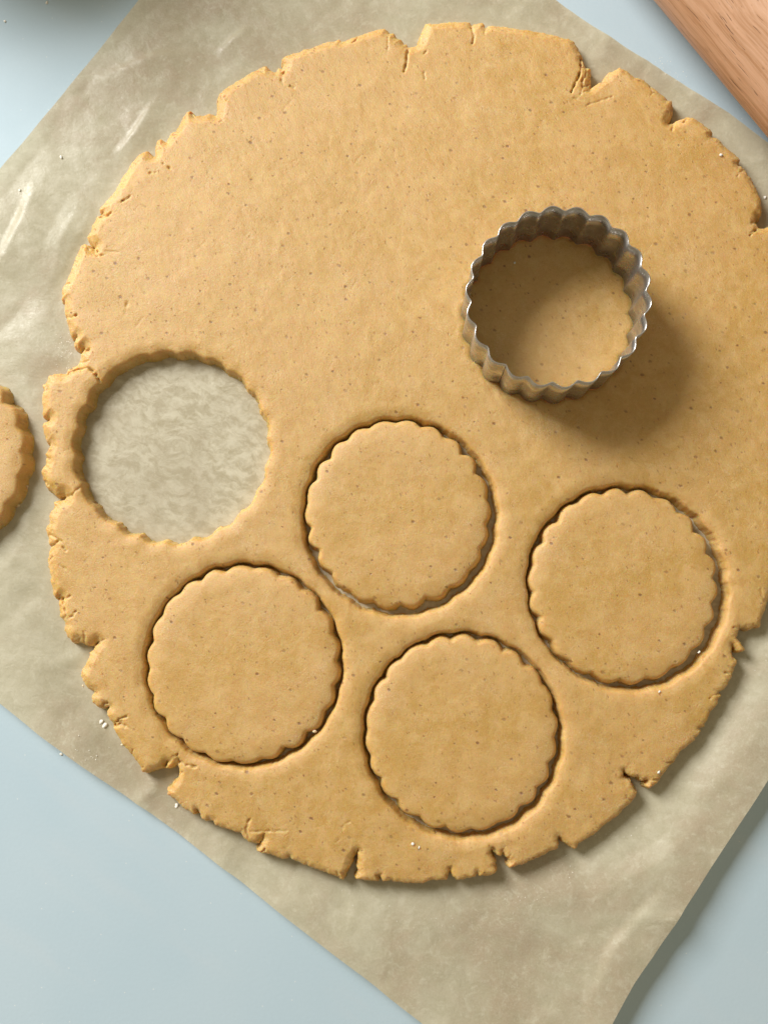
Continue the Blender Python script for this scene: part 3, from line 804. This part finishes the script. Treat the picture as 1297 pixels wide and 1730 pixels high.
# ------------------------------------------------------------------ bowl just beyond the top of the frame; its shade falls into it
hb = 66.0
sh = np.array(at(212, -108, 0))
bc = sh + np.array([AZ.x, AZ.y]) * hb / math.tan(EL)
RB = 60.0
bowl = link('mixing_bowl', None, None)
bowl.location = (bc[0] * MM, bc[1] * MM, 0.0005)
tag(bowl, 'small round mixing bowl beyond the top edge, shading the worktop', 'bowl')
pr = [(0, 0.5), (24, 0.5), (26, 0.0), (28, 1.5), (36, 6), (46, 14), (55, 24), (61, 29), (62, 30.5), (61, 31), (59.5, 30), (53, 24), (44, 16), (34, 8), (24, 4.5), (0, 3.5)]
pr = [(r * 1.06, z * 2.14) for r, z in pr]
vv, ff, n = [], [], 72
for r, z in pr:
    vv += [(r * math.cos(2 * math.pi * k / n) * MM, r * math.sin(2 * math.pi * k / n) * MM, z * MM) for k in range(n)]
for i in range(len(pr) - 1):
    ff += [(i * n + k, i * n + (k + 1) % n, (i + 1) * n + (k + 1) % n, (i + 1) * n + k) for k in range(n)]
link('bowl_body', raw_mesh('bowl_body', vv, ff), M_BOWL, bowl)

# ------------------------------------------------------------------ crumbs
rc_ = random.Random(21)
def lump(r, seed, squash=0.5):
    import bmesh
    bm = bmesh.new()
    bmesh.ops.create_icosphere(bm, subdivisions=2, radius=1.0)
    rr = random.Random(seed)
    ox, oy = rr.uniform(0, 90), rr.uniform(0, 90)
    for v_ in bm.verts:
        k = 1 + 0.62 * float(vnoise(v_.co.x * 2 + ox + v_.co.z, v_.co.y * 2 + oy - v_.co.z, 1.4, seed % 7))
        v_.co = v_.co * k * r * MM
        v_.co.z *= squash
        v_.co.x *= 1.25
    me_ = bpy.data.meshes.new('crumb')
    bm.to_mesh(me_)
    bm.free()
    me_.shade_smooth()
    return me_
CR = [(172, 1219, 0.75, 'p', 'F', 'pale crumb on the paper left of the cracked lower left edge, upper of a pair'),
      (178, 1226, 0.8, 'p', 'F', 'pale crumb on the paper left of the cracked lower left edge, lower of a pair'),
      (299, 1361, 0.7, 'p', 'F', 'glassy crumb on the paper below the torn corner at the lower left'),
      (104, 1274, 0.45, 't', 'F', 'white speck on the worktop beside the lower left paper edge'),
      (9, 36, 0.5, 't', 'F', 'white speck on the worktop in the upper left corner'),
      (80, 5, 0.45, 't', 'F', 'white speck on the worktop in the shade at the top edge'),
      (104, 266, 0.55, 'p', 'F', 'white oblong crumb on the paper below the bright crease'),
      (34, 322, 0.45, 'p', 'F', 'tiny white crumb on the paper near the left photo edge, above the big fold'),
      (1291, 334, 0.7, 'p', 'F', 'white crumb on the paper by the torn right edge of the dough'),
      (141, 1159, 0.4, 'p', 'C', 'tiny dough crumb stuck under the pointed left corner of the dough'),
      (207, 1258, 0.4, 'p', 'C', 'tiny dough crumb against the lower left dough wall'),
      (45, 822, 0.75, 'p', 'C', 'round dough crumb by the lifted-out round at the left photo edge, upper one'),
      (30, 854, 0.7, 'p', 'C', 'rough dough crumb by the lifted-out round at the left photo edge, lower one'),
      (531, 1235, 0.7, 'g', 'C', 'dough crumb in the gap beside the lower left cut round'),
      (1113, 1168, 0.4, 'd', 'F', 'small pale crumb on the dough below the right cut round'),
      (697, 1426, 0.45, 'd', 'F', 'white flour grain on the dough left of the bottom gap, upper one'),
      (708, 1432, 0.4, 'd', 'F', 'white flour grain on the dough left of the bottom gap, lower one'),
      (869, 444, 0.35, 'd', 'F', 'single white grain on the dough inside the steel cutter'),
      (1217, 262, 0.55, 'd', 'F', 'white flour fleck on the dough near the right edge'),
      (1112, 1305, 0.5, 'd', 'F', 'white fleck on the dough rim at the lower right'),
      (327, 1285, 0.9, 'g', 'F', 'pale dough flake on the gap rim below the lower left round'),
      (1180, 1102, 0.4, 'd', 'F', 'pale fleck on the dough strip right of the right cut round')]
for k, (u_, v_, r, where, mt, lab) in enumerate(CR):
    z0 = {'t': 0.0, 'p': 1.0, 'd': T, 'g': 4.8}[where]
    x, y = at(u_, v_, z0)
    if where == 'p':
        z0 = paper_height(x, y)
        x, y = at(u_, v_, z0)
    o = link('crumb', lump(r * 0.82, k), M_FLOUR if mt == 'F' else M_CRUMB)
    o.location = (x * MM, y * MM, (z0 + r * 0.25) * MM)
    o.rotation_euler = (0, 0, rc_.uniform(0, 6))
    tag(o, lab, 'crumb', 'crumbs scattered round the dough')
# powdery flour along one gap and on the paper, plus grains imitating paper glints
gv, gf = [], []
def grains(n, samp, z_, rmin, rmax):
    for _ in range(n):
        u_, v_ = samp()
        x, y = at(u_, v_, 0.8 if z_ is None else z_)
        z0 = paper_height(x, y) if z_ is None else z_
        r = rc_.uniform(rmin, rmax)
        b = len(gv)
        a0 = rc_.uniform(0, 3)
        for q_ in range(5):
            a = a0 + q_ / 5 * 2 * math.pi
            k = rc_.uniform(0.6, 1.2) * r
            gv.append(((x + k * math.cos(a)) * MM, (y + k * math.sin(a)) * MM, (z0 - 0.05) * MM))
        gv.append((x * MM, y * MM, (z0 + r * 0.9) * MM))
        gf.extend((b + q_, b + (q_ + 1) % 5, b + 5) for q_ in range(5))
def blob(cu, cv, su, sv):
    return lambda: (rc_.gauss(cu, su), rc_.gauss(cv, sv))
grains(70, lambda: (rc_.uniform(94, 122), rc_.uniform(563, 628)), None, 0.10, 0.26)
grains(26, blob(160, 1268, 14, 10), None, 0.10, 0.22)
grains(14, blob(150, 660, 40, 12), None, 0.08, 0.16)
grains(40, lambda: (rc_.uniform(60, 1200), rc_.uniform(100, 1500)), T, 0.06, 0.13) if False else None
for cu, cv, su, sv, n_ in ((1042, 1392, 22, 16, 34), (1000, 1420, 40, 16, 26), (945, 1462, 30, 14, 20), (868, 1522, 22, 14, 22), (760, 1555, 40, 18, 20), (640, 1515, 40, 16, 14),
                           (1115, 108, 8, 6, 14), (1140, 132, 14, 8, 14), (1270, 1110, 14, 22, 16), (170, 230, 14, 8, 10)):
    grains(n_, blob(cu, cv, su, sv), None, 0.07, 0.2)  # painted glints: white grains where the creased paper shines
def gap_b():
    a = rc_.uniform(-0.15, 0.85)
    return (410 - 178 * math.sin(a - 0.1) , 1124 + 184 * math.cos(a - 0.1))
grains(46, gap_b, T - 0.9, 0.12, 0.4)
tag(link('flour_and_glints', raw_mesh('flour_and_glints', gv, gf), M_FLOUR), 'powdery white flour, and white grains standing in for glints on the paper', 'flour', None, 'stuff')
